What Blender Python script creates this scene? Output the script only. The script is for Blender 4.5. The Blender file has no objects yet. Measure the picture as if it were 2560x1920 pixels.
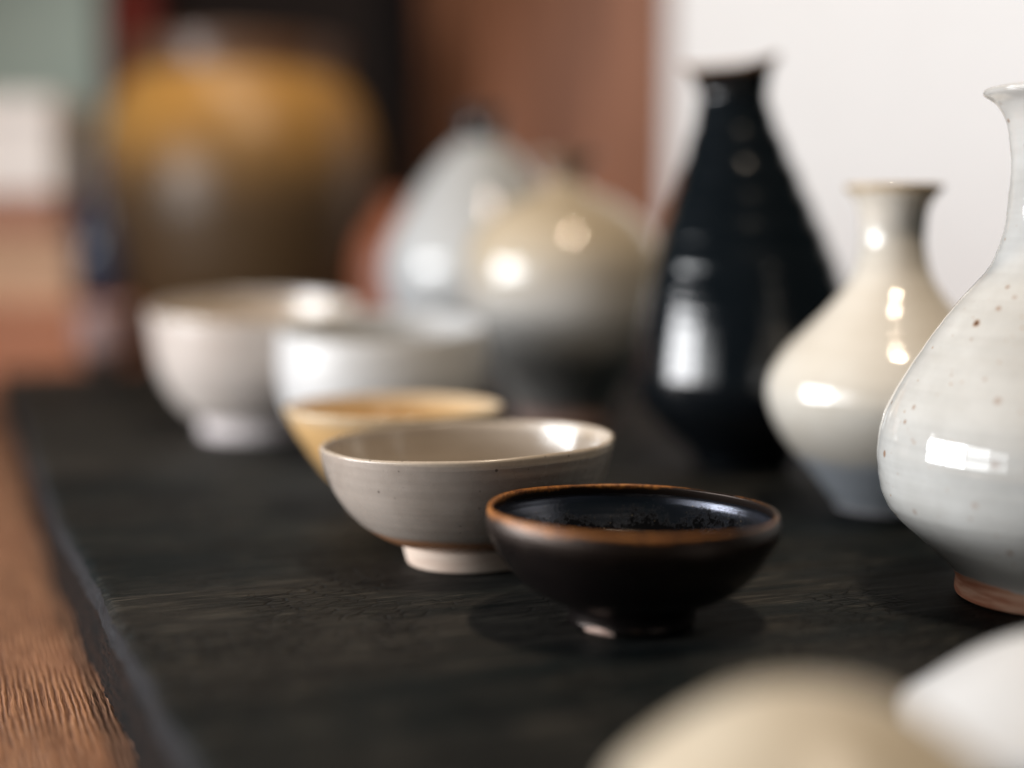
import bpy, math, random
import numpy as np
from mathutils import Vector, noise

random.seed(7)
R = math.radians
sc = bpy.context.scene
C = sc.collection

# ------------------------------------------------------------------ camera
CAM_H = 0.161
cam_d = bpy.data.cameras.new('camera')
cam = bpy.data.objects.new('camera', cam_d)
C.objects.link(cam)
cam.location = (0, 0, CAM_H)
cam.rotation_euler = (R(90 - 5.68), 0, 0)
cam_d.sensor_width = 36.0
cam_d.lens = 50.94
cam_d.clip_start = 0.01
cam_d.clip_end = 60
cam_d.dof.use_dof = True
cam_d.dof.focus_distance = 0.652
cam_d.dof.aperture_fstop = 1.45
sc.camera = cam

# ------------------------------------------------------------------ world
w = bpy.data.worlds.new('World')
sc.world = w
w.use_nodes = True
bg = w.node_tree.nodes['Background']
bg.inputs['Color'].default_value = (0.40, 0.72, 0.85, 1)
bg.inputs['Strength'].default_value = 0.045

# ------------------------------------------------------------------ lamps
def area(name, loc, target, sx, sy, power, col):
    d = bpy.data.lights.new(name, 'AREA')
    d.shape = 'RECTANGLE'; d.size = sx; d.size_y = sy
    d.energy = power; d.color = col
    o = bpy.data.objects.new(name, d)
    C.objects.link(o)
    o.location = loc
    o.rotation_euler = (Vector(target) - Vector(loc)).to_track_quat('-Z', 'Y').to_euler()
    return o

def bulb(name, loc, power, col, radius=0.03):
    d = bpy.data.lights.new(name, 'POINT')
    d.energy = power; d.color = col; d.shadow_soft_size = radius
    o = bpy.data.objects.new(name, d)
    C.objects.link(o)
    o.location = loc
    return o

# daylight window on the left of the table, two panes
for wy, ww, wp in ((0.84, 0.40, 13.5), (0.41, 0.40, 13.5), (-0.06, 0.46, 3.8), (-0.55, 0.44, 1.5)):
    area('window_light', (-1.30, wy, 0.235), (0.1, 0.66 * 0.4 + wy * 0.6, 0.13), ww, 0.38, wp, (0.97, 0.985, 1.0))
# small ceiling spots of the shop
for loc, p in (((0.29, 0.30, 1.70), 56), ((0.27, 0.56, 1.74), 22)):
    bulb('ceiling_spot', loc, p, (1.0, 0.83, 0.64), 0.06)
# extra unseen spot, added to brighten the big jar and the boxes
jd = bpy.data.lights.new('jar_fill', 'SPOT')
jd.energy = 48; jd.color = (1.0, 0.86, 0.70); jd.spot_size = R(56); jd.spot_blend = 0.5; jd.shadow_soft_size = 0.05
jo = bpy.data.objects.new('jar_fill', jd); C.objects.link(jo)
jo.location = (-0.50, 1.45, 1.75)
jo.rotation_euler = (Vector((-0.66, 2.45, 0.20)) - jo.location).to_track_quat('-Z', 'Y').to_euler()
# added fill spot out of view, its cone kept to the white wall
sd = bpy.data.lights.new('wall_fill', 'SPOT')
sd.energy = 222; sd.color = (0.95, 0.97, 1.0); sd.spot_size = R(38); sd.spot_blend = 0.5; sd.shadow_soft_size = 0.08
so = bpy.data.objects.new('wall_fill', sd); C.objects.link(so)
so.location = (1.6, 0.0, 1.4)
so.rotation_euler = (Vector((0.88, 2.45, 0.28)) - so.location).to_track_quat('-Z', 'Y').to_euler()

sc.view_settings.view_transform = 'Standard'
sc.view_settings.look = 'None'
sc.view_settings.gamma = 1.0
sc.view_settings.exposure = 0.0
sc.render.engine = 'CYCLES'
sc.cycles.use_denoising = True
sc.cycles.max_bounces = 8
sc.cycles.caustics_reflective = False
sc.cycles.caustics_refractive = False
sc.cycles.sample_clamp_indirect = 6.0

# ------------------------------------------------------------------ material helpers
class NT:
    def __init__(self, name):
        self.m = bpy.data.materials.new(name)
        self.m.use_nodes = True
        self.t = self.m.node_tree
        self.b = self.t.nodes['Principled BSDF']
        self.co = self.t.nodes.new('ShaderNodeTexCoord').outputs['Object']
    def n(self, typ, **kw):
        nd = self.t.nodes.new(typ)
        for k, v in kw.items():
            setattr(nd, k, v)
        return nd
    def put(self, sock, v):
        if hasattr(v, 'is_output'):
            self.t.links.new(v, sock)
        elif isinstance(v, (tuple, list)) and len(v) == 3 and sock.type == 'RGBA':
            sock.default_value = (*v, 1)
        else:
            sock.default_value = v
    def math(self, op, a, b=0.0, c=0.0, clamp=False):
        nd = self.n('ShaderNodeMath', operation=op, use_clamp=clamp)
        self.put(nd.inputs[0], a); self.put(nd.inputs[1], b); self.put(nd.inputs[2], c)
        return nd.outputs[0]
    def mapping(self, scale, rot=(0, 0, 0), src=None):
        nd = self.n('ShaderNodeMapping')
        self.put(nd.inputs['Vector'], src or self.co)
        nd.inputs['Scale'].default_value = scale
        nd.inputs['Rotation'].default_value = rot
        return nd.outputs[0]
    def noise(self, scale, detail=4, rough=0.55, dist=0.0, vec=None):
        nd = self.n('ShaderNodeTexNoise')
        self.put(nd.inputs['Vector'], vec or self.co)
        nd.inputs['Scale'].default_value = scale
        nd.inputs['Detail'].default_value = detail
        nd.inputs['Roughness'].default_value = rough
        nd.inputs['Distortion'].default_value = dist
        return nd.outputs['Fac']
    def vor(self, scale, feature='F1', vec=None, rnd=1.0):
        nd = self.n('ShaderNodeTexVoronoi', feature=feature)
        self.put(nd.inputs['Vector'], vec or self.co)
        nd.inputs['Scale'].default_value = scale
        nd.inputs['Randomness'].default_value = rnd
        return nd
    def ss(self, v, lo, hi):
        nd = self.n('ShaderNodeMapRange', interpolation_type='SMOOTHSTEP')
        self.put(nd.inputs['Value'], v)
        self.put(nd.inputs['From Min'], lo); self.put(nd.inputs['From Max'], hi)
        return nd.outputs[0]
    def lin(self, v, lo, hi, a, b):
        nd = self.n('ShaderNodeMapRange')
        self.put(nd.inputs['Value'], v)
        for k, x in (('From Min', lo), ('From Max', hi), ('To Min', a), ('To Max', b)):
            self.put(nd.inputs[k], x)
        return nd.outputs[0]
    def mix(self, f, a, b):
        nd = self.n('ShaderNodeMix', data_type='RGBA')
        self.put(nd.inputs[0], f); self.put(nd.inputs[6], a); self.put(nd.inputs[7], b)
        return nd.outputs[2]
    def xyz(self):
        nd = self.n('ShaderNodeSeparateXYZ')
        self.put(nd.inputs[0], self.co)
        return nd.outputs
    def bump(self, h, strength, dist, prev=None):
        nd = self.n('ShaderNodeBump')
        self.put(nd.inputs['Height'], h)
        nd.inputs['Strength'].default_value = strength
        nd.inputs['Distance'].default_value = dist
        if prev:
            self.put(nd.inputs['Normal'], prev)
        return nd.outputs[0]
    def set(self, **kw):
        names = dict(color='Base Color', rough='Roughness', spec='Specular IOR Level', metal='Metallic',
                     coat='Coat Weight', coat_rough='Coat Roughness', normal='Normal', sss='Subsurface Weight',
                     ior='IOR', sheen='Sheen Weight')
        for k, v in kw.items():
            self.put(self.b.inputs[names[k]], v)
        return self.m


def glaze(name, c1, c2, rough=0.2, scale=25, foot=None, rim=None, specks=None, rings=0.35,
          big_specks=(), bump=0.15, lower=None, spec=0.5, clay_rough=0.75):
    """Thrown stoneware: mottled glaze, fine turning rings, bare clay near the foot, a rim tone, iron specks."""
    M = NT(name)
    x, y, z = M.xyz()
    n1 = M.noise(scale, 5, 0.6)
    ringv = M.mapping((6, 6, 260))
    nr = M.noise(1.0, 3, 0.6, vec=ringv)
    f = M.math('ADD', M.math('MULTIPLY', M.ss(n1, 0.3, 0.7), 1 - rings), M.math('MULTIPLY', M.ss(nr, 0.3, 0.7), rings))
    col = M.mix(f, c1, c2)
    rg = M.lin(M.noise(scale * 3, 3), 0.3, 0.7, rough * 0.8, rough * 1.25)
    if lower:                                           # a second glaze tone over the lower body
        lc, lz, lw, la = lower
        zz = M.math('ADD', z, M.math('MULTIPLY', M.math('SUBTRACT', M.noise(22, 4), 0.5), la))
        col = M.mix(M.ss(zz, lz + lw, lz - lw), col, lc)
    if rim:
        rc, rz, rw, ra = rim
        zz = M.math('ADD', z, M.math('MULTIPLY', M.math('SUBTRACT', M.noise(260, 5, 0.7), 0.5), ra))
        col = M.mix(M.ss(zz, rz - rw, rz + rw), col, M.mix(M.noise(320, 3), tuple(v * 0.75 for v in rc), rc))
    for dens, sc_col, amt in ([specks] if isinstance(specks, tuple) else specks or []):
        v = M.vor(dens)
        sep = M.n('ShaderNodeSeparateColor'); M.put(sep.inputs[0], v.outputs['Color'])
        size = M.lin(sep.outputs[0], 0.0, 1.0, 0.04, 0.24)
        on = M.math('GREATER_THAN', sep.outputs[1], amt)
        d = M.math('ADD', v.outputs['Distance'], M.math('MULTIPLY', M.math('SUBTRACT', M.noise(dens * 4, 2), 0.5), 0.10))
        m = M.math('MULTIPLY', M.ss(d, M.math('MULTIPLY', size, 1.15), M.math('MULTIPLY', size, 0.55)), on)
        m = M.math('MULTIPLY', m, M.lin(sep.outputs[2], 0, 1, 0.25, 0.9))
        col = M.mix(m, col, sc_col)
    for (px, py, pz, pr) in big_specks:
        dn = M.n('ShaderNodeVectorMath', operation='DISTANCE')
        M.put(dn.inputs[0], M.co); dn.inputs[1].default_value = (px, py, pz)
        d = M.math('ADD', dn.outputs['Value'], M.math('MULTIPLY', M.math('SUBTRACT', M.noise(600, 2), 0.5), pr * 0.9))
        col = M.mix(M.ss(d, pr * 1.5, pr * 0.9), col, (0.36, 0.22, 0.13))
        col = M.mix(M.ss(d, pr * 0.95, pr * 0.55), col, (0.07, 0.035, 0.028))
    nrm = M.bump(nr, bump, 0.0012)
    nrm = M.bump(M.noise(scale * 8, 2), bump * 0.4, 0.0004, nrm)
    sp = spec
    if foot:
        fc1, fc2, fz, slope, fa = foot
        zz = M.math('ADD', z, M.math('MULTIPLY', M.math('SUBTRACT', M.noise(70, 4, 0.6), 0.5), fa))
        zz = M.math('ADD', zz, M.math('MULTIPLY', x, slope))
        fm = M.ss(zz, fz + 0.0006, fz - 0.0006)
        cl = M.mix(M.ss(M.noise(1.0, 4, vec=M.mapping((30, 30, 240))), 0.35, 0.65), fc1, fc2)
        col = M.mix(fm, col, cl)
        rg = M.math('ADD', M.math('MULTIPLY', M.math('SUBTRACT', 1.0, fm), rg), M.math('MULTIPLY', fm, clay_rough))
        sp = M.math('SUBTRACT', spec, M.math('MULTIPLY', fm, spec * 0.6))
    M.set(color=col, rough=rg, spec=sp, normal=nrm)
    return M.m

# ------------------------------------------------------------------ geometry helpers
def link_mesh(name, verts, faces, mats, parent=None, fmat=None, smooth=True):
    me = bpy.data.meshes.new(name)
    me.from_pydata(verts, [], faces)
    for m in (mats if isinstance(mats, (list, tuple)) else [mats]):
        me.materials.append(m)
    if fmat is not None:
        me.polygons.foreach_set('material_index', fmat)
    if smooth:
        me.polygons.foreach_set('use_smooth', [True] * len(me.polygons))
    me.update()
    o = bpy.data.objects.new(name, me)
    C.objects.link(o)
    if parent:
        o.parent = parent
    return o

def thing(name, label, cat, loc, rz=0.0, group=None):
    o = bpy.data.objects.new(name, None)
    o.empty_display_size = 0.02
    C.objects.link(o)
    o.location = loc
    o.rotation_euler = (0, 0, rz)
    o['label'] = label; o['category'] = cat
    if group:
        o['group'] = group
    return o

def spline(pts, step):
    """Catmull-Rom through (r, z) points, sampled about every `step` metres."""
    P = [np.array(p, float) for p in pts]
    P = [2 * P[0] - P[1]] + P + [2 * P[-1] - P[-2]]
    out = []
    for i in range(1, len(P) - 2):
        p0, p1, p2, p3 = P[i - 1:i + 3]
        k = max(2, int(np.linalg.norm(p2 - p1) / step))
        for j in range(k):
            t = j / k
            out.append(0.5 * ((2 * p1) + (-p0 + p2) * t + (2 * p0 - 5 * p1 + 4 * p2 - p3) * t * t
                              + (-p0 + 3 * p1 - 3 * p2 + p3) * t ** 3))
    out.append(P[-2])
    return [(max(0.0, float(a)), float(b)) for a, b in out]

def revolve(name, bands, mats, parent, seg=144, deform=None):
    """bands: list of (profile, material slot); one mesh."""
    V, F, FM = [], [], []
    for prof, slot in bands:
        base = len(V)
        for r, z in prof:
            for k in range(seg):
                a = 2 * math.pi * k / seg
                p = (r * math.cos(a), r * math.sin(a), z)
                V.append(deform(*p) if deform else p)
        for i in range(len(prof) - 1):
            for k in range(seg):
                k2 = (k + 1) % seg
                F.append((base + i * seg + k, base + i * seg + k2, base + (i + 1) * seg + k2, base + (i + 1) * seg + k))
                FM.append(slot)
    o = link_mesh(name, V, F, mats, parent, FM)
    return o

def vessel(root, foot, wall, thick, mats, splits=(), rim_name='rim', rim_r=None, floor=0.008, seg=144, step=0.0018,
           ridge=0.0, ridge_f=160, oval=0.004, warp=None, recess=0.003, lip_len=0.004, seed=0, turn=None):
    """foot: (r,z) from the table upwards; wall: (r,z) from the top of the foot to the lip.
    splits: [(name, z_from)] cuts the wall into named parts, bottom up.  mats = (outside, inside)."""
    rr = random.Random(seed)
    ph = rr.uniform(0, 6.28); ph3 = rr.uniform(0, 6.28)
    top = wall[-1][1]
    def rid(z):
        return noise.noise((z * ridge_f, seed * 3.1, 0.3)) + 0.5 * noise.noise((z * ridge_f * 2.3, seed * 1.7, 4.1))
    def deform(x, y, z):
        a = math.atan2(y, x)
        r = math.hypot(x, y)
        k = 1 + oval * (0.7 * math.sin(2 * a + ph) + 0.4 * math.sin(3 * a + ph3)) * min(1, z / max(top, 1e-6) + 0.15)
        if r > 1e-5 and ridge:
            k += ridge * rid(z + 0.0016 * a / 6.283 * (1 if ridge_f < 400 else 0)) / r * min(1, r / 0.02)
        if turn and r > 1e-5:
            k += turn(z) / r
        p = (x * k, y * k, z)
        return warp(*p) if warp else p
    out = spline(wall, step)
    # inner skin: offset along the normal
    inn = []
    for i, (r, z) in enumerate(out):
        a = out[max(0, i - 1)]; b = out[min(len(out) - 1, i + 1)]
        tx, tz = b[0] - a[0], b[1] - a[1]
        L = math.hypot(tx, tz) or 1
        nx, nz = tz / L, -tx / L
        t = thick * (1.0 + 0.5 * (1 - (z - wall[0][1]) / (top - wall[0][1])))
        q = (r - nx * t, z - nz * t)
        inn.append(q)
    keep = []
    for r, z in reversed(inn):
        if r <= 0.001 or z < floor or (keep and z > keep[-1][1] + 1e-6):
            continue
        keep.append((r, z))
    inn = keep
    last = inn[-1]
    inn += spline([last, (last[0] * 0.6, (last[1] * 0.35 + floor * 0.65) if last[1] > floor else floor), (last[0] * 0.25, floor), (0.0, floor)], step)[1:]
    # rounded lip between the outer and the inner skin
    o_end, i_st = out[-1], inn[0]
    cx, cz = (o_end[0] + i_st[0]) / 2, (o_end[1] + i_st[1]) / 2
    a0 = math.atan2(o_end[1] - cz, o_end[0] - cx)
    rad = math.hypot(o_end[0] - cx, o_end[1] - cz)
    arc = [(cx + rad * math.cos(a0 + math.pi * j / 10), cz + rad * math.sin(a0 + math.pi * j / 10)) for j in range(11)]
    # cut the lip off the wall
    k = len(out) - 1
    while k > 2 and math.dist(out[k], o_end) < lip_len:
        k -= 1
    k2 = 0
    while k2 < len(inn) - 3 and math.dist(inn[k2], i_st) < lip_len:
        k2 += 1
    lip = out[k:-1] + arc + inn[1:k2 + 1]
    body_out, body_in = out[:k + 1], inn[k2:]
    # foot
    fp = spline(foot, step * 0.7)
    f0 = fp[0]
    under = [(0.0, recess), (f0[0] * 0.66, recess), (f0[0] * 0.74, 0.0005), (f0[0] * 0.78, 0.0), (f0[0] * 0.97, 0.0)]
    revolve('foot_ring', [(under + fp, 0)], [mats[0]], root, seg, deform)
    cuts = list(splits) or [('body', -1)]
    bands = []
    for i, (nm, z0) in enumerate(cuts):
        z1 = cuts[i + 1][1] if i + 1 < len(cuts) else 1e9
        i0 = 0 if i == 0 else next(j for j, p in enumerate(body_out) if p[1] >= z0)
        i1 = len(body_out) - 1 if z1 > 1e8 else next(j for j, p in enumerate(body_out) if p[1] >= z1)
        bo = body_out[i0:i1 + 1]
        zz0 = -1 if i == 0 else z0
        bi = [p for p in body_in if zz0 <= p[1] < z1] if len(cuts) > 1 else body_in
        if len(cuts) > 1 and bi:
            j1 = body_in.index(bi[0])
            if j1 > 0:
                bi = [body_in[j1 - 1]] + bi
        bs = [(bo, 0)]
        if len(bi) > 1:
            bs.append((bi, 1))
        revolve(nm, bs, [mats[0], mats[1]], root, seg, deform)
    revolve(rim_name, [(lip, 0)], [mats[0]], root, seg, deform)
    return root

def prism(name, poly, z0, z1, mat, parent=None, bevel=0.0):
    n = len(poly)
    V = [(x, y, z0) for x, y in poly] + [(x, y, z1) for x, y in poly]
    F = [tuple(range(n))[::-1], tuple(range(n, 2 * n))] + [(i, (i + 1) % n, n + (i + 1) % n, n + i) for i in range(n)]
    o = link_mesh(name, V, F, mat, parent, smooth=False)
    if bevel:
        md = o.modifiers.new('bevel', 'BEVEL'); md.width = bevel; md.segments = 2
    return o

def box(name, x0, x1, y0, y1, z0, z1, mat, parent=None, bevel=0.0):
    return prism(name, [(x0, y0), (x1, y0), (x1, y1), (x0, y1)], z0, z1, mat, parent, bevel)

def struct(o):
    o['kind'] = 'structure'
    return o

# ------------------------------------------------------------------ materials of the place
def char_wood():
    M = NT('charred_wood')
    g = M.noise(1.0, 8, 0.62, 0.6, M.mapping((7, 60, 60)))
    fine = M.noise(1.0, 5, 0.65, 0.5, M.mapping((34, 520, 520)))
    grit = M.noise(1.0, 4, 0.7, 0.0, M.mapping((420, 900, 900)))
    blot = M.noise(7, 6, 0.65, 0.4)
    wide = M.noise(1.0, 4, 0.6, 0.5, M.mapping((3.2, 7.5, 7.5)))
    worn = M.ss(M.math('ADD', M.math('MULTIPLY', g, 0.45), M.math('ADD', M.math('MULTIPLY', blot, 0.30), M.math('MULTIPLY', wide, 0.45))), 0.52, 0.70)
    col = M.mix(worn, (0.0026, 0.0062, 0.0072), (0.027, 0.0245, 0.0215))
    patch = M.ss(blot, 0.37, 0.56)
    col = M.mix(M.math('MULTIPLY', M.ss(fine, 0.52, 0.68), patch), col, (0.080, 0.073, 0.060))
    col = M.mix(M.math('MULTIPLY', M.ss(fine, 0.46, 0.34), 0.8), col, (0.003, 0.0035, 0.004))
    crack = M.vor(1.0, 'DISTANCE_TO_EDGE', M.mapping((95, 260, 260), (0, 0, 0.35))).outputs['Distance']
    cr = M.math('MULTIPLY', M.ss(crack, 0.13, 0.0), M.ss(M.noise(11, 3), 0.46, 0.58))
    col = M.mix(M.math('MULTIPLY', cr, 0.9), col, (0.002, 0.002, 0.002))
    col = M.mix(M.math('MULTIPLY', M.ss(grit, 0.62, 0.76), M.math('MULTIPLY', patch, 0.7)), col, (0.16, 0.13, 0.10))
    h = M.math('ADD', M.math('MULTIPLY', g, 0.5), M.math('MULTIPLY', fine, 0.5))
    h = M.math('ADD', h, M.math('MULTIPLY', grit, 0.14))
    h = M.math('SUBTRACT', h, M.math('MULTIPLY', cr, 0.5))
    nrm = M.bump(h, 1.0, 0.0022)
    return M.set(color=col, rough=M.lin(g, 0.3, 0.7, 0.50, 0.72), spec=0.13, normal=nrm)

def char_side():
    M = NT('charred_edge')
    n1 = M.noise(160, 6, 0.65)
    v = M.noise(1.0, 5, 0.6, 0.4, M.mapping((200, 40, 340)))
    col = M.mix(M.ss(n1, 0.3, 0.7), (0.0085, 0.0085, 0.0095), (0.024, 0.0233, 0.0255))
    crack = M.vor(1.0, 'DISTANCE_TO_EDGE', M.mapping((100, 260, 120))).outputs['Distance']
    col = M.mix(M.math('MULTIPLY', M.ss(crack, 0.06, 0.0), 0.7), col, (0.012, 0.012, 0.016))
    nrm = M.bump(M.math('ADD', n1, v), 0.8, 0.0012)
    return M.set(color=col, rough=0.7, spec=0.08, normal=nrm)

def brushed_wood():
    M = NT('brushed_brown_wood')
    wv = M.n('ShaderNodeTexWave', wave_type='BANDS', bands_direction='X')
    M.put(wv.inputs['Vector'], M.mapping((1, 0.11, 0.11)))
    for k, v in (('Scale', 112.0), ('Distortion', 9.0), ('Detail', 5.0), ('Detail Scale', 0.8), ('Detail Roughness', 0.62)):
        wv.inputs[k].default_value = v
    st = M.noise(1.0, 4, 0.6, 0.5, M.mapping((620, 26, 26)))
    pat = M.noise(1.0, 3, 0.5, 0.0, M.mapping((60, 12, 12)))
    ridge = M.math('ADD', M.math('MULTIPLY', wv.outputs['Fac'], M.lin(pat, 0.35, 0.65, 0.15, 0.6)), M.math('MULTIPLY', st, 0.75))
    fine = M.noise(1.0, 3, 0.6, 0.0, M.mapping((900, 60, 60)))
    blot = M.noise(6, 4, 0.6)
    col = M.mix(M.ss(ridge, 0.28, 0.85), (0.095, 0.037, 0.018), (0.37, 0.178, 0.092))
    col = M.mix(M.math('MULTIPLY', M.ss(fine, 0.5, 0.75), 0.45), col, (0.60, 0.34, 0.20))
    col = M.mix(M.math('MULTIPLY', M.ss(blot, 0.4, 0.7), 0.35), col, (0.32, 0.14, 0.078))
    nrm = M.bump(ridge, 0.9, 0.0012)
    nrm = M.bump(fine, 0.4, 0.0006, nrm)
    return M.set(color=col, rough=M.lin(ridge, 0.3, 0.8, 0.62, 0.46), spec=0.35, normal=nrm)

def plain(name, c1, c2, rough=0.6, scale=12, bump=0.1, spec=0.4, stretch=(1, 1, 1)):
    M = NT(name)
    v = M.mapping(stretch)
    n1 = M.noise(scale, 5, 0.6, 0.2, v)
    col = M.mix(M.ss(n1, 0.3, 0.7), c1, c2)
    return M.set(color=col, rough=rough, spec=spec, normal=M.bump(n1, bump, 0.002))

def raw_edge():
    M = NT('dark_raw_wood')
    g = M.noise(1.0, 5, 0.6, 0.6, M.mapping((40, 16, 520)))
    f2 = M.noise(1.0, 4, 0.6, 0.3, M.mapping((60, 60, 1300)))
    col = M.mix(M.ss(g, 0.38, 0.66), (0.0015, 0.0013, 0.0013), (0.016, 0.0075, 0.0045))
    col = M.mix(M.math('MULTIPLY', M.ss(f2, 0.58, 0.75), 0.5), col, (0.085, 0.04, 0.022))
    return M.set(color=col, rough=0.7, spec=0.08, normal=M.bump(M.math('ADD', g, f2), 0.9, 0.0016))

m_char, m_side, m_brown, m_raw = char_wood(), char_side(), brushed_wood(), raw_edge()
m_plaster = plain('white_plaster', (0.78, 0.765, 0.76), (0.82, 0.81, 0.81), 0.8, 20, 0.1, 0.2)
m_post = plain('red_brown_timber', (0.115, 0.042, 0.020), (0.28, 0.115, 0.060), 0.55, 3, 0.15, 0.35, (6, 6, 0.5))
m_dark = plain('dark_panel', (0.010, 0.004, 0.003), (0.020, 0.0065, 0.0045), 0.6, 4, 0.1, 0.3, (5, 5, 0.4))
m_red = plain('dark_red_lacquer', (0.24, 0.026, 0.016), (0.30, 0.034, 0.02), 0.4, 6, 0.05, 0.4)
m_celadon = plain('grey_green_paint', (0.44, 0.57, 0.57), (0.52, 0.63, 0.62), 0.6, 3, 0.05, 0.3)
m_paul = plain('paulownia_wood', (0.44, 0.27, 0.17), (0.55, 0.36, 0.24), 0.6, 6, 0.1, 0.3, (0.6, 6, 9))
m_brbox = plain('brown_wrapped_box', (0.30, 0.13, 0.08), (0.38, 0.19, 0.13), 0.6, 9, 0.1, 0.3)
m_white = plain('white_paper', (0.76, 0.72, 0.71), (0.82, 0.79, 0.79), 0.6, 9, 0.05, 0.3)
m_riser = plain('orange_brown_wood', (0.34, 0.115, 0.045), (0.44, 0.165, 0.07), 0.5, 5, 0.1, 0.4, (0.6, 6, 9))

# ------------------------------------------------------------------ the setting
box_w = struct(box('wall_right', 0.262, 2.6, 2.45, 2.55, -0.9, 2.4, m_plaster))
struct(box('wall_back', -2.0, 0.20, 3.30, 3.40, -0.9, 2.4, m_dark))
post = prism('timber_post', [(-0.044, 2.33), (0.262, 2.446), (0.14, 2.76), (-0.166, 2.646)], -0.9, 2.4, m_post, bevel=0.004)
post['label'] = 'reddish brown square timber post beside the white wall'; post['category'] = 'post'
red = box('lacquered_upright', -0.862, -0.775, 3.16, 3.26, -0.9, 2.4, m_red, bevel=0.004)
red['label'] = 'narrow dark red upright left of the big amber jar'; red['category'] = 'upright'
pan = box('painted_screen', -1.75, -0.845, 3.02, 3.06, -0.9, 1.9, m_celadon, bevel=0.003)
pan['label'] = 'pale grey green screen at the upper left behind the boxes'; pan['category'] = 'screen'

# local frame of the table: a = across (right), b = along the left edge (away)
P0 = np.array((-0.0955, 0.43)); TB = np.array((-0.372, 0.928)); TA = np.array((0.928, 0.372))
ANG = math.atan2(TA[1], TA[0])
def ab(x, y):
    d = np.array((x, y)) - P0
    return float(d @ TA), float(d @ TB)

# lower brown table: one wide board, cut parallel to the wall at the back
tb = thing('wooden_table', 'reddish brown brushed wood table under the black board', 'table', (P0[0], P0[1], -0.045), ANG)
poly = [ab(-1.5, -0.5), ab(1.2, -0.5), ab(1.35, 2.2), ab(-1.5, 2.42)]
poly = [ab(-0.75, -0.5), ab(1.3, -0.5), ab(1.3, 2.42), ab(-1.3, 2.42), ab(-1.3, 0.8)]
link = prism('table_top', poly, -0.045, 0.0, m_brown, tb, 0.002)
for x, y in ((-0.6, -0.3), (1.15, -0.3), (1.15, 2.28), (-1.15, 2.28)):
    a, b = ab(x, y)
    box('leg', a - 0.035, a + 0.035, b - 0.035, b + 0.035, -0.75, -0.046, m_brown, tb, 0.003)
floor = struct(box('floor', -3, 3, -1.5, 3.6, -0.82, -0.781, m_dark))

# black charred board with a rough sawn left edge
def board():
    root = thing('display_board', 'thick charred black wooden board with rough left edge carrying the pottery', 'board',
                 (P0[0], P0[1], -0.045), ANG)
    bs = []
    b = -0.62
    while b < 1.465:
        bs.append(b)
        y = P0[1] + TB[1] * b
        b += 0.0022 if 0.3 < y < 1.0 else 0.006
    bs.append(1.465)
    As = [0, .0012, .003, .006, .011, .02, .035, .06, .1, .16, .24, .34, .46, .6, .76, .94, 1.12, 1.3]
    def e(b, zf):
        big = 0.0022 * noise.noise((b * 22, 0.4, zf * 0.6)) + 0.0014 * noise.noise((b * 75, 3.3, zf * 2))
        bend = -0.0062 * math.sin(math.pi * min(1, max(0, b / 0.95)))
        return big + bend + 0.0011 * noise.noise((b * 260, 8.3, zf * 5))
    def top(a, b):
        z = 0.0008 * noise.noise((a * 6, b * 30, 1.2)) + 0.0004 * noise.noise((a * 30, b * 140, 7.2))
        return 0.045 + z * min(1, 0.3 + a / 0.02)
    V, F = [], []
    n = len(As)
    for b in bs:
        e0 = e(b, 0)
        for i, a in enumerate(As):
            drop = 0.0014 * max(0, 1 - a / 0.003) * (1 + noise.noise((b * 120, 2.2, 9)))
            V.append((a + e0 * max(0, 1 - a / 0.1), b, top(a, b) - drop))
    for j in range(len(bs) - 1):
        for i in range(n - 1):
            F.append((j * n + i, j * n + i + 1, (j + 1) * n + i + 1, (j + 1) * n + i))
    link_mesh('board_top', V, F, m_char, root)
    def strip(name, z_hi, z_lo, rows, off_hi, off_lo, grain, mat):
        V, F = [], []
        for b in bs:
            zt = top(0, b) - 0.0014 * (1 + noise.noise((b * 120, 2.2, 9)))
            for i in range(rows):
                t = i / (rows - 1)
                z = (zt if z_hi is None else z_hi) * (1 - t) + z_lo * t
                u = (0.045 - z) / 0.045
                a = e(b, 0) * (1 - u) + e(b, 2.0) * u + off_hi * (1 - t) + off_lo * t
                a += 0.0016 * math.sin(t * math.pi) * noise.noise((b * 40, t * 3, 5.5))
                a += grain * noise.noise((b * 14 + 0.6 * noise.noise((b * 90, z * 200, 1)), z * 620, 2.7))
                V.append((a, b, z))
        for j in range(len(bs) - 1):
            for i in range(rows - 1):
                F.append((j * rows + i, (j + 1) * rows + i, (j + 1) * rows + i + 1, j * rows + i + 1))
        link_mesh(name, V, F, mat, root)
    strip('sawn_edge', None, 0.0330, 8, 0.0, -0.0010, 0.0, m_side)
    strip('raw_edge', 0.0331, 0.0002, 30, 0.0012, 0.0, 0.0011, m_raw)
    # far edge, right edge and near edge
    V = [(0.0, 1.465, 0.0), (1.3, 1.465, 0.0), (1.3, 1.465, 0.0445), (0.0, 1.465, 0.0445),
         (1.3, -0.62, 0.0), (1.3, -0.62, 0.0445), (0.0, -0.62, 0.0), (0.0, -0.62, 0.0445)]
    link_mesh('board_side', V, [(0, 3, 2, 1), (1, 2, 5, 4), (4, 5, 7, 6)], m_side, root, smooth=False)
board()

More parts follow.
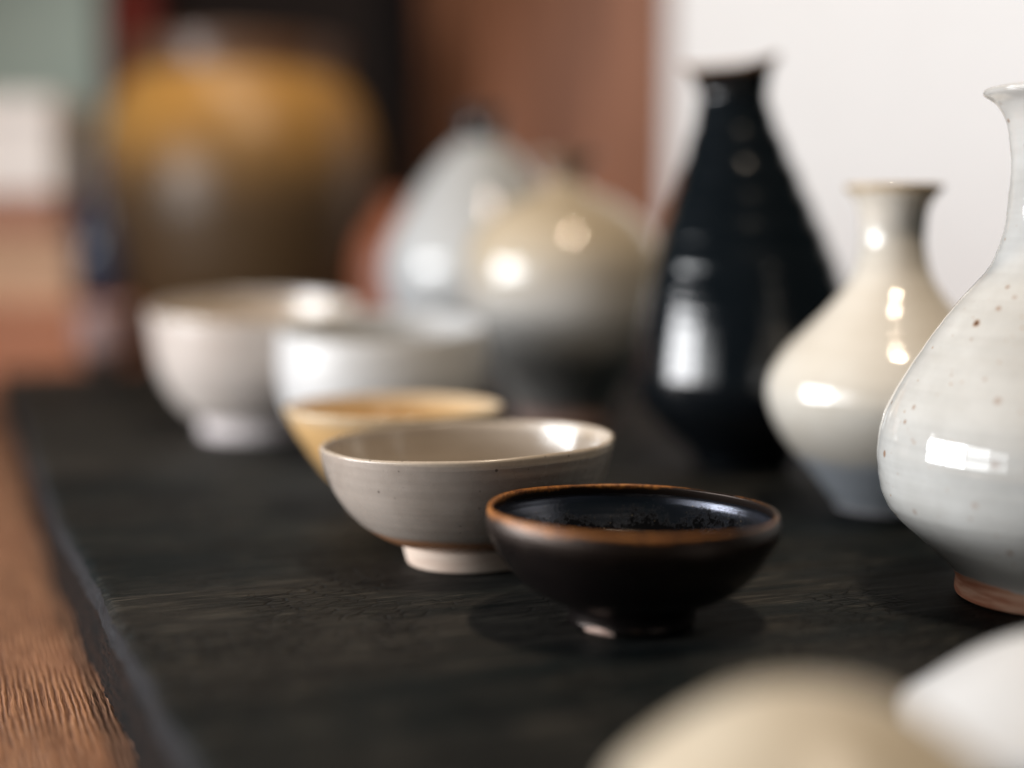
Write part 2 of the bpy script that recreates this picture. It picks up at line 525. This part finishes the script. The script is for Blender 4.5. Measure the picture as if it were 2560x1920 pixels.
# ------------------------------------------------------------------ pottery
# black tenmoku bowl, in focus
def tenmoku():
    root = thing('tea_bowl', 'small black glazed bowl with amber rim, nearest and sharpest of the bowls', 'bowl', (0.0508, 0.600, 0.0006))
    zt = 0.0485
    def mat(inside):
        M = NT('tenmoku_inside' if inside else 'tenmoku_outside')
        x, y, z = M.xyz()
        nz = M.noise(330, 8, 0.80)
        col = M.mix(M.noise(40, 4), (0.0028, 0.0024, 0.0026), (0.007, 0.005, 0.005))
        rg = 0.16
        metal = 0.0
        if inside:
            # blue grey oil film below the rim, breaking up in dendrites downwards
            d = M.math('ADD', z, M.math('MULTIPLY', M.math('SUBTRACT', nz, 0.5), 0.036))
            d = M.math('ADD', d, M.math('MULTIPLY', M.math('SUBTRACT', M.noise(60, 3), 0.5), 0.024))
            film = M.ss(d, zt - 0.0160, zt - 0.0110)
            col = M.mix(film, col, (0.085, 0.090, 0.110))
            metal = M.math('MULTIPLY', film, 0.95)
            rg = M.lin(film, 0, 1, 0.10, 0.23)
            sp = M.vor(700)
            sep = M.n('ShaderNodeSeparateColor'); M.put(sep.inputs[0], sp.outputs['Color'])
            sm = M.math('MULTIPLY', M.ss(sp.outputs['Distance'], 0.3, 0.15), M.math('GREATER_THAN', sep.outputs[0], 0.9))
            col = M.mix(M.math('MULTIPLY', sm, 0.5), col, (0.30, 0.24, 0.16))
            lo, wd, am = zt - 0.0024, 0.0012, 0.0060
        else:
            d = M.math('ADD', z, M.math('MULTIPLY', M.math('SUBTRACT', M.noise(90, 4), 0.5), 0.012))
            film = M.ss(d, zt - 0.016, zt - 0.004)
            col = M.mix(film, col, (0.007, 0.004, 0.003))
            rg = M.lin(film, 0, 1, 0.2, 0.40)
            lo, wd, am = zt - 0.0009, 0.0010, 0.0040
        zr = M.math('ADD', z, M.math('MULTIPLY', M.math('SUBTRACT', nz, 0.5), am))
        zr = M.math('ADD', zr, M.math('MULTIPLY', M.math('SUBTRACT', M.noise(36, 3), 0.5), 0.0060))
        rm = M.ss(zr, lo - wd, lo + wd)
        amber = M.mix(M.ss(M.noise(420, 4, 0.7), 0.35, 0.65), (0.15, 0.045, 0.009), (0.44, 0.17, 0.036))
        col = M.mix(rm, col, amber)
        if metal:
            metal = M.math('MULTIPLY', metal, M.math('SUBTRACT', 1.0, rm))
        rg = M.math('ADD', rg if not isinstance(rg, float) else M.math('ADD', rg, 0.0), M.math('MULTIPLY', rm, 0.05))
        if not inside:
            dn = M.n('ShaderNodeVectorMath', operation='DISTANCE')
            M.put(dn.inputs[0], M.mapping((1, 1, 3.2))); dn.inputs[1].default_value = (-0.0150, -0.0215, 0.002)
            zf = M.math('ADD', dn.outputs['Value'], M.math('MULTIPLY', M.math('SUBTRACT', M.noise(240, 4), 0.5), 0.010))
            fm = M.ss(zf, 0.0074, 0.0062)
            cl = M.mix(M.noise(300, 3), (0.30, 0.13, 0.08), (0.75, 0.62, 0.55))
            col = M.mix(fm, col, cl)
            rg = M.math('ADD', rg, M.math('MULTIPLY', fm, 0.25))
        if not inside:
            M.b.inputs['Specular Tint'].default_value = (1.0, 0.80, 0.70, 1)
        nrm = M.bump(nz, 0.18, 0.0006)
        nrm = M.bump(M.noise(900, 2), 0.12, 0.0002, nrm)
        return M.set(color=col, rough=rg, spec=0.5, metal=metal, normal=nrm)
    mo, mi = mat(False), mat(True)
    warp = lambda x, y, z: (x, y, z + (-0.024 * x + 0.00018 * math.sin(5 * math.atan2(y, x) + 1.0) + 0.00015 * math.sin(3 * math.atan2(y, x))) * (z / 0.048) ** 2)
    vessel(root, [(0.0262, 0.0), (0.0270, 0.0012), (0.0268, 0.0040), (0.0272, 0.0072), (0.0300, 0.0098)],
           [(0.0300, 0.0098), (0.0385, 0.0128), (0.0475, 0.0190), (0.0543, 0.0272), (0.0597, 0.0365), (0.0613, 0.0418), (0.0613, 0.0448), (0.0605, 0.0480)],
           0.0020, (mo, mi), seg=220, step=0.0009, floor=0.0125, ridge=0.00018, ridge_f=420, oval=0.008, warp=warp, seed=1, lip_len=0.0022)
tenmoku()

# greige bowl behind it
g_out = glaze('greige_glaze', (0.325, 0.270, 0.228), (0.43, 0.368, 0.320), 0.26, 30,
              foot=((0.62, 0.47, 0.38), (0.74, 0.60, 0.50), 0.0112, 0.0, 0.002), rim=((0.60, 0.50, 0.40), 0.0588, 0.0007, 0.0012),
              specks=(260, (0.07, 0.055, 0.045), 0.55), rings=0.15, lower=((0.42, 0.20, 0.10), 0.0195, 0.0022, 0.004), bump=0.08)
g_in = glaze('greige_glaze_inside', (0.35, 0.285, 0.225), (0.43, 0.360, 0.295), 0.18, 30, spec=0.9, specks=(220, (0.12, 0.09, 0.07), 0.7), rings=0.4,
             rim=((0.58, 0.40, 0.24), 0.0588, 0.0007, 0.0012))
t = thing('tea_bowl', 'grey beige bowl with pale bare foot, directly behind the small black bowl', 'bowl', (-0.0222, 0.716, 0.0006))
vessel(t, [(0.0295, 0.0), (0.0305, 0.0010), (0.0318, 0.0060), (0.0330, 0.0108)],
       [(0.0330, 0.0108), (0.0430, 0.0142), (0.0545, 0.0222), (0.0640, 0.0335), (0.0694, 0.0450), (0.0722, 0.0545), (0.0732, 0.0602)],
       0.0026, (g_out, g_in), seg=200, step=0.001, floor=0.014, ridge=0.00016, ridge_f=330, oval=0.005,
       warp=lambda x, y, z: (x, y, z + (0.030 * x + 0.0002 * math.sin(4 * math.atan2(y, x)) + 0.00015 * math.sin(7 * math.atan2(y, x) + 2)) * (z / 0.06) ** 2), seed=2, lip_len=0.0022)

# ochre bowl
o_out = glaze('ochre_cream_glaze', (0.60, 0.35, 0.13), (0.72, 0.48, 0.24), 0.2, 30, foot=((0.55, 0.38, 0.26), (0.65, 0.47, 0.33), 0.010, 0, 0.002),
              rim=((0.76, 0.58, 0.38), 0.0565, 0.0025, 0.003), bump=0.2)
o_in = glaze('ochre_glaze_inside', (0.60, 0.30, 0.065), (0.70, 0.40, 0.12), 0.16, 24, spec=0.9, rim=((0.76, 0.58, 0.36), 0.052, 0.006, 0.004), bump=0.2)
t = thing('tea_bowl', 'ochre yellow bowl between the grey beige bowl and the white bowl', 'bowl', (-0.0708, 0.862, 0.0006))
vessel(t, [(0.0255, 0.0), (0.0262, 0.001), (0.0262, 0.0095)],
       [(0.0262, 0.0095), (0.0345, 0.0150), (0.0435, 0.0250), (0.0520, 0.0370), (0.0605, 0.0505), (0.0648, 0.0600)],
       0.0030, (o_out, o_in), seg=140, step=0.0014, floor=0.013, ridge=0.0003, ridge_f=240, seed=3)

# white bowl
w_out = glaze('white_slip_glaze', (0.53, 0.525, 0.52), (0.63, 0.62, 0.615), 0.42, 16, foot=((0.50, 0.36, 0.28), (0.6, 0.45, 0.36), 0.010, 0, 0.003),
              specks=(120, (0.35, 0.3, 0.27), 0.7), bump=0.25)
t = thing('tea_bowl', 'white round tea bowl behind the ochre bowl', 'bowl', (-0.0950, 1.065, 0.0006))
vessel(t, [(0.0330, 0.0), (0.0340, 0.001), (0.0345, 0.0100)],
       [(0.0345, 0.0100), (0.0520, 0.0160), (0.0665, 0.0290), (0.0735, 0.0440), (0.0765, 0.0620), (0.0765, 0.0800), (0.0750, 0.0960)],
       0.0036, (w_out, w_out), seg=128, step=0.002, floor=0.014, warp=lambda x, y, z: (x, y, z + 0.095 * y * (z / 0.096) ** 2), ridge=0.0004, ridge_f=170, seed=4)

# pinkish white bowl at the left
l_out = glaze('pinkish_white_glaze', (0.48, 0.415, 0.37), (0.58, 0.53, 0.495), 0.2, 14, spec=0.9, foot=((0.60, 0.53, 0.52), (0.7, 0.64, 0.64), 0.013, 0, 0.002),
              bump=0.25)
l_in = glaze('tan_white_inside', (0.58, 0.46, 0.34), (0.70, 0.60, 0.49), 0.25, 14, spec=0.9, bump=0.2, rim=((0.50, 0.30, 0.16), 0.1035, 0.003, 0.003))
t = thing('tea_bowl', 'tall pinkish white tea bowl on a foot, leftmost of the bowls', 'bowl', (-0.2129, 1.200, 0.0006))
vessel(t, [(0.0440, 0.0), (0.0452, 0.001), (0.0462, 0.0130)],
       [(0.0462, 0.0130), (0.0590, 0.0210), (0.0705, 0.0360), (0.0790, 0.0540), (0.0835, 0.0740), (0.0860, 0.0920), (0.0868, 0.1040)],
       0.0036, (l_out, l_in), seg=128, step=0.002, floor=0.018, warp=lambda x, y, z: (x, y, z + 0.090 * y * (z / 0.104) ** 2), ridge=0.0005, ridge_f=150, seed=5)

# black bottle with flared, dipping lip
k_out = glaze('black_iron_glaze', (0.0028, 0.0042, 0.0058), (0.007, 0.0088, 0.011), 0.12, 24, rim=((0.36, 0.20, 0.10), 0.2755, 0.0020, 0.003),
              bump=0.10, rings=0.5)
t = thing('sake_bottle', 'tall black glazed bottle with flared brown lip against the white wall', 'bottle', (0.1650, 1.025, 0.0006))
def lipwarp(x, y, z):
    lean = lambda q: max(0.0, (q - 0.11) / 0.17) ** 1.3
    x += 0.0
    if z < 0.26:
        return (x - 0.0125 * lean(z), y, z)
    k = (z - 0.26) / 0.026
    a = math.atan2(y, x)
    front = max(0.0, math.cos(a - R(-105))) ** 2
    return (x - 0.0125 * lean(z), y, z + k * (-0.0085 * front + 0.085 * x))
vessel(t, [(0.0335, 0.0), (0.0345, 0.001), (0.0350, 0.005)],
       [(0.0350, 0.0050), (0.0405, 0.0110), (0.0555, 0.0250), (0.0712, 0.0410), (0.0772, 0.0530), (0.0785, 0.0660), (0.0757, 0.0950), (0.0710, 0.1225),
        (0.0640, 0.1470), (0.0545, 0.1730), (0.0420, 0.2050), (0.0310, 0.2340), (0.0256, 0.2510), (0.0246, 0.2620), (0.0272, 0.2740), (0.0335, 0.2830)],
       0.0032, (k_out, k_out), splits=[('body', -1), ('neck', 0.215)], rim_name='lip', seg=160, step=0.0014, floor=0.012,
       ridge=0.00035, ridge_f=90, oval=0.006, warp=lipwarp, seed=6,
       turn=lambda z: 0.0006 * min(1.0, max(0.0, (z - 0.128) / 0.012)) * 0.9 * math.sin(6.2832 * (z + 0.003) / 0.0205))

# cream vase, middle
mid = glaze('cream_white_glaze', (0.68, 0.615, 0.525), (0.77, 0.72, 0.645), 0.07, 18, spec=0.9, rim=((0.62, 0.46, 0.27), 0.1885, 0.0012, 0.002),
            lower=((0.58, 0.62, 0.68), 0.0330, 0.005, 0.010), bump=0.12, foot=((0.55, 0.52, 0.54), (0.62, 0.6, 0.62), 0.0025, 0, 0.002))
t = thing('vase', 'cream white vase with straight neck between the black bottle and the speckled vase', 'vase', (0.2250, 0.860, 0.0006))
vessel(t, [(0.0290, 0.0), (0.0298, 0.0008), (0.0302, 0.0030)],
       [(0.0302, 0.0030), (0.0350, 0.0085), (0.0450, 0.0215), (0.0560, 0.0340), (0.0655, 0.0480), (0.0712, 0.0620), (0.0722, 0.0720), (0.0695, 0.0830),
        (0.0610, 0.0960), (0.0480, 0.1090), (0.0345, 0.1230), (0.0235, 0.1390), (0.0192, 0.1550), (0.0190, 0.1700), (0.0215, 0.1820), (0.0280, 0.1905)],
       0.0028, (mid, mid), splits=[('body', -1), ('neck', 0.136)], rim_name='lip', seg=170, step=0.0013, floor=0.008, ridge=0.00035, ridge_f=120, oval=0.004, seed=7)

# speckled vase, right
BIG = [(-0.0245, 0.0006, 0.2119, 0.0011), (-0.0418, -0.0216, 0.1246, 0.0016), (-0.0330, -0.0096, 0.1396, 0.0006),
       (-0.0389, -0.0320, 0.1190, 0.0006), (-0.0195, -0.0100, 0.2006, 0.0008), (-0.0239, -0.0273, 0.1373, 0.0005)]
spk = glaze('speckled_white_glaze', (0.56, 0.545, 0.515), (0.68, 0.67, 0.645), 0.06, 38, spec=0.9,
            specks=[(120, (0.34, 0.19, 0.11), 0.45), (290, (0.46, 0.30, 0.19), 0.62), (70, (0.30, 0.17, 0.11), 0.86)], bump=0.04, rings=0.3,
            lower=((0.63, 0.61, 0.57), 0.030, 0.010, 0.012),
            foot=((0.55, 0.19, 0.10), (0.80, 0.46, 0.31), 0.0050, 0.19, 0.004), big_specks=BIG)
t = thing('vase', 'glossy speckled white vase with terracotta foot, cut off by the right edge', 'vase', (0.2405, 0.640, 0.0006))
vessel(t, [(0.0372, 0.0), (0.0388, 0.0010), (0.0396, 0.0040), (0.0394, 0.0085), (0.0402, 0.0112)],
       [(0.0402, 0.0112), (0.0459, 0.0168), (0.0550, 0.0250), (0.0660, 0.0350), (0.0720, 0.0440), (0.0746, 0.0555), (0.0753, 0.0660), (0.0739, 0.0775), (0.0698, 0.0889),
        (0.0586, 0.1085), (0.0436, 0.1305), (0.0292, 0.1485), (0.0234, 0.1640), (0.0218, 0.1788), (0.0212, 0.1942), (0.0232, 0.2098), (0.0274, 0.2188), (0.0332, 0.2232)],
       0.0034, (spk, spk), splits=[('body', -1), ('neck', 0.150)], rim_name='lip', seg=220, step=0.001, floor=0.012, ridge=0.00028, ridge_f=190, oval=0.003, seed=8)

# two pale bottles at the back
br = glaze('yellowish_cream_glaze', (0.47, 0.37, 0.245), (0.59, 0.50, 0.38), 0.07, 14, spec=0.7, lower=((0.50, 0.48, 0.455), 0.130, 0.04, 0.03), rim=((0.24, 0.15, 0.105), 0.2120, 0.004, 0.006),  # brown lip tone, also run down the neck as painted shade under the lip
           foot=((0.50, 0.30, 0.25), (0.6, 0.4, 0.34), 0.016, 0, 0.004), bump=0.15)
t = thing('vase', 'squat yellowish cream vase with small flared mouth behind the black bottle', 'vase', (0.0440, 1.255, 0.0006))
vessel(t, [(0.0420, 0.0), (0.0430, 0.001), (0.0435, 0.0120)],
       [(0.0435, 0.0120), (0.0550, 0.0340), (0.0710, 0.0620), (0.0825, 0.0950), (0.0862, 0.1300), (0.0835, 0.1530), (0.0700, 0.1750), (0.0470, 0.1925),
        (0.0250, 0.2030), (0.0165, 0.2110), (0.0190, 0.2200), (0.0300, 0.2310)],
       0.0034, (br, br), splits=[('body', -1), ('neck', 0.205)], rim_name='lip', seg=112, step=0.0022, floor=0.014, ridge=0.0004, ridge_f=90, seed=9)
bl = glaze('grey_white_glaze', (0.45, 0.455, 0.455), (0.56, 0.57, 0.58), 0.08, 12, spec=0.7, rim=((0.03, 0.034, 0.038), 0.2570, 0.003, 0.004), bump=0.15,
           foot=((0.45, 0.30, 0.25), (0.55, 0.38, 0.3), 0.012, 0, 0.004))
t = thing('sake_bottle', 'grey white cone shaped bottle with dark narrow mouth, behind the white bowl', 'bottle', (-0.0310, 1.465, 0.0006))
vessel(t, [(0.0400, 0.0), (0.0412, 0.001), (0.0420, 0.0100)],
       [(0.0420, 0.0100), (0.0580, 0.0300), (0.0800, 0.0640), (0.0950, 0.1050), (0.0985, 0.1400), (0.0890, 0.1680), (0.0690, 0.2030), (0.0430, 0.2380),
        (0.0245, 0.2560), (0.0185, 0.2660), (0.0185, 0.2760), (0.0235, 0.2860)],
       0.0034, (bl, bl), splits=[('body', -1), ('neck', 0.258)], rim_name='lip', seg=112, step=0.0024, floor=0.014, ridge=0.0004, ridge_f=90, seed=10)

# terracotta bottle seen between the jar and the grey white bottle
tc = glaze('terracotta_clay', (0.24, 0.068, 0.028), (0.32, 0.10, 0.045), 0.5, 12, bump=0.2)
t = thing('bottle', 'orange terracotta bottle peeking out left of the grey white bottle', 'bottle', (-0.140, 1.80, 0.0006))
vessel(t, [(0.036, 0.0), (0.037, 0.001), (0.038, 0.008)],
       [(0.038, 0.008), (0.048, 0.035), (0.054, 0.075), (0.055, 0.120), (0.050, 0.155), (0.036, 0.180), (0.022, 0.195), (0.020, 0.204), (0.025, 0.212)],
       0.0036, (tc, tc), splits=[('body', -1), ('neck', 0.19)], rim_name='lip', seg=80, step=0.003, floor=0.012, seed=11)

# mauve cup near the far corner of the board
mv = glaze('mauve_glaze', (0.24, 0.155, 0.145), (0.32, 0.21, 0.20), 0.3, 14, lower=((0.05, 0.035, 0.03), 0.028, 0.008, 0.006), bump=0.2)
t = thing('cup', 'small dusky mauve cup at the far left corner of the black board', 'cup', (-0.492, 1.745, 0.0006))
vessel(t, [(0.020, 0.0), (0.021, 0.001), (0.0215, 0.006)],
       [(0.0215, 0.006), (0.028, 0.016), (0.032, 0.035), (0.034, 0.058), (0.035, 0.076)],
       0.003, (mv, mv), seg=72, step=0.003, floor=0.009, seed=12)

# big amber jar on the brown table
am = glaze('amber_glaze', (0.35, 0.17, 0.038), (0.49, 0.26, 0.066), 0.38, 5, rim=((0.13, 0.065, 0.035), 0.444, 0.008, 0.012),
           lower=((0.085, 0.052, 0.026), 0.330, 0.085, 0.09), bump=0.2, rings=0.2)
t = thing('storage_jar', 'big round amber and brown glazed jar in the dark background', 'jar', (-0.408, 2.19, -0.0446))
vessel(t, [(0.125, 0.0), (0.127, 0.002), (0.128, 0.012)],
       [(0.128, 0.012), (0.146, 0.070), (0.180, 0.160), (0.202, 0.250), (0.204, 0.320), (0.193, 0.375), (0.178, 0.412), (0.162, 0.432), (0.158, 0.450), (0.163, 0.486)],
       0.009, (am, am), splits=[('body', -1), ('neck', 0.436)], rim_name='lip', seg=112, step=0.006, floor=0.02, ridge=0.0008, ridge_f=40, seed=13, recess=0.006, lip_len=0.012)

# low wooden stand with boxes and a dark bottle
t = thing('wooden_stand', 'low orange brown wooden stand under the stacked boxes at left', 'stand', (-0.86, 2.20, -0.0446))
box('stand_top', -0.40, 0.325, -0.145, 0.19, 0.093, 0.1145, m_riser, t, 0.002)
box('apron', -0.395, 0.320, -0.135, -0.115, 0.0, 0.0925, m_riser, t, 0.001)
box('apron', -0.395, 0.320, 0.160, 0.180, 0.0, 0.0925, m_riser, t, 0.001)
ZS = 0.0702
t = thing('wooden_box', 'tan plain wooden box at the bottom of the stack on the stand', 'box', (-0.79, 2.20, ZS))
box('box_body', -0.17, 0.155, -0.10, 0.12, 0.0, 0.068, m_paul, t, 0.002)
box('lid', -0.174, 0.159, -0.104, 0.124, 0.0685, 0.096, m_paul, t, 0.002)
t = thing('wrapped_box', 'flat brown box between the tan box and the white box', 'box', (-0.79, 2.20, ZS + 0.0965))
box('box_body', -0.17, 0.135, -0.09, 0.11, 0.0, 0.040, m_brbox, t, 0.003)
box('lid', -0.173, 0.138, -0.093, 0.113, 0.0405, 0.060, m_brbox, t, 0.003)
t = thing('paper_box', 'white paper box on top of the stack at the left edge', 'box', (-0.80, 2.20, ZS + 0.157))
box('box_body', -0.16, 0.140, -0.09, 0.11, 0.0, 0.105, m_white, t, 0.003)
box('lid', -0.164, 0.144, -0.094, 0.114, 0.1055, 0.140, m_white, t, 0.003)

db = glaze('dark_blue_glaze', (0.020, 0.030, 0.060), (0.040, 0.050, 0.085), 0.22, 14, bump=0.1)
t = thing('bottle', 'small dark blue bottle between the stacked boxes and the amber jar', 'bottle', (-0.595, 2.105, ZS))
vessel(t, [(0.026, 0.0), (0.027, 0.001), (0.028, 0.006)],
       [(0.028, 0.006), (0.037, 0.030), (0.041, 0.065), (0.040, 0.095), (0.032, 0.125), (0.018, 0.155), (0.014, 0.185), (0.015, 0.210), (0.020, 0.222)],
       0.003, (db, db), splits=[('body', -1), ('neck', 0.15)], rim_name='lip', seg=72, step=0.003, floor=0.010, seed=14)

# foreground pots, far out of focus
fc = glaze('pale_cream_glaze', (0.54, 0.45, 0.33), (0.68, 0.61, 0.50), 0.34, 34, spec=0.4, bump=0.15, foot=((0.5, 0.35, 0.25), (0.6, 0.43, 0.32), 0.004, 0, 0.002))
fw = glaze('cool_white_glaze', (0.60, 0.60, 0.61), (0.72, 0.72, 0.73), 0.34, 30, spec=0.4, bump=0.15, foot=((0.5, 0.35, 0.25), (0.6, 0.43, 0.32), 0.004, 0, 0.002))
def lidded(root, rim, lid_pts, m, seed):
    r, h = rim
    foot = [(r * 0.62, 0.0), (r * 0.64, 0.001), (r * 0.65, 0.004)]
    wall = [(r * 0.65, 0.004), (r * 0.88, h * 0.35), (r * 0.98, h * 0.7), (r, h)]
    vessel(root, foot, wall, 0.003, (m, m), seg=112, step=0.0016, floor=0.007, seed=seed)
    lid = spline([(r + 0.0006, h + 0.0022)] + lid_pts, 0.0014)
    under = [(p[0] * 0.93, p[1] - 0.003) for p in reversed(lid)]
    under[-1] = (r * 0.93, h + 0.0022)
    revolve('lid', [(under + lid, 0)], [m], root, 112)
t = thing('lidded_pot', 'blurred cream lidded pot in the near foreground below the black bowl', 'pot', (0.0730, 0.340, 0.0006))
lidded(t, (0.0485, 0.0250), [(0.0442, 0.0325), (0.0325, 0.0417), (0.0215, 0.0480), (0.0102, 0.0515), (0.0, 0.0524)], fc, 15)
t = thing('lidded_pot', 'blurred white lidded pot in the lower right corner', 'pot', (0.1815, 0.446, 0.0006))
lidded(t, (0.0560, 0.0080), [(0.0520, 0.0135), (0.0390, 0.0235), (0.0280, 0.0300), (0.0150, 0.0350), (0.0, 0.0370)], fw, 16)
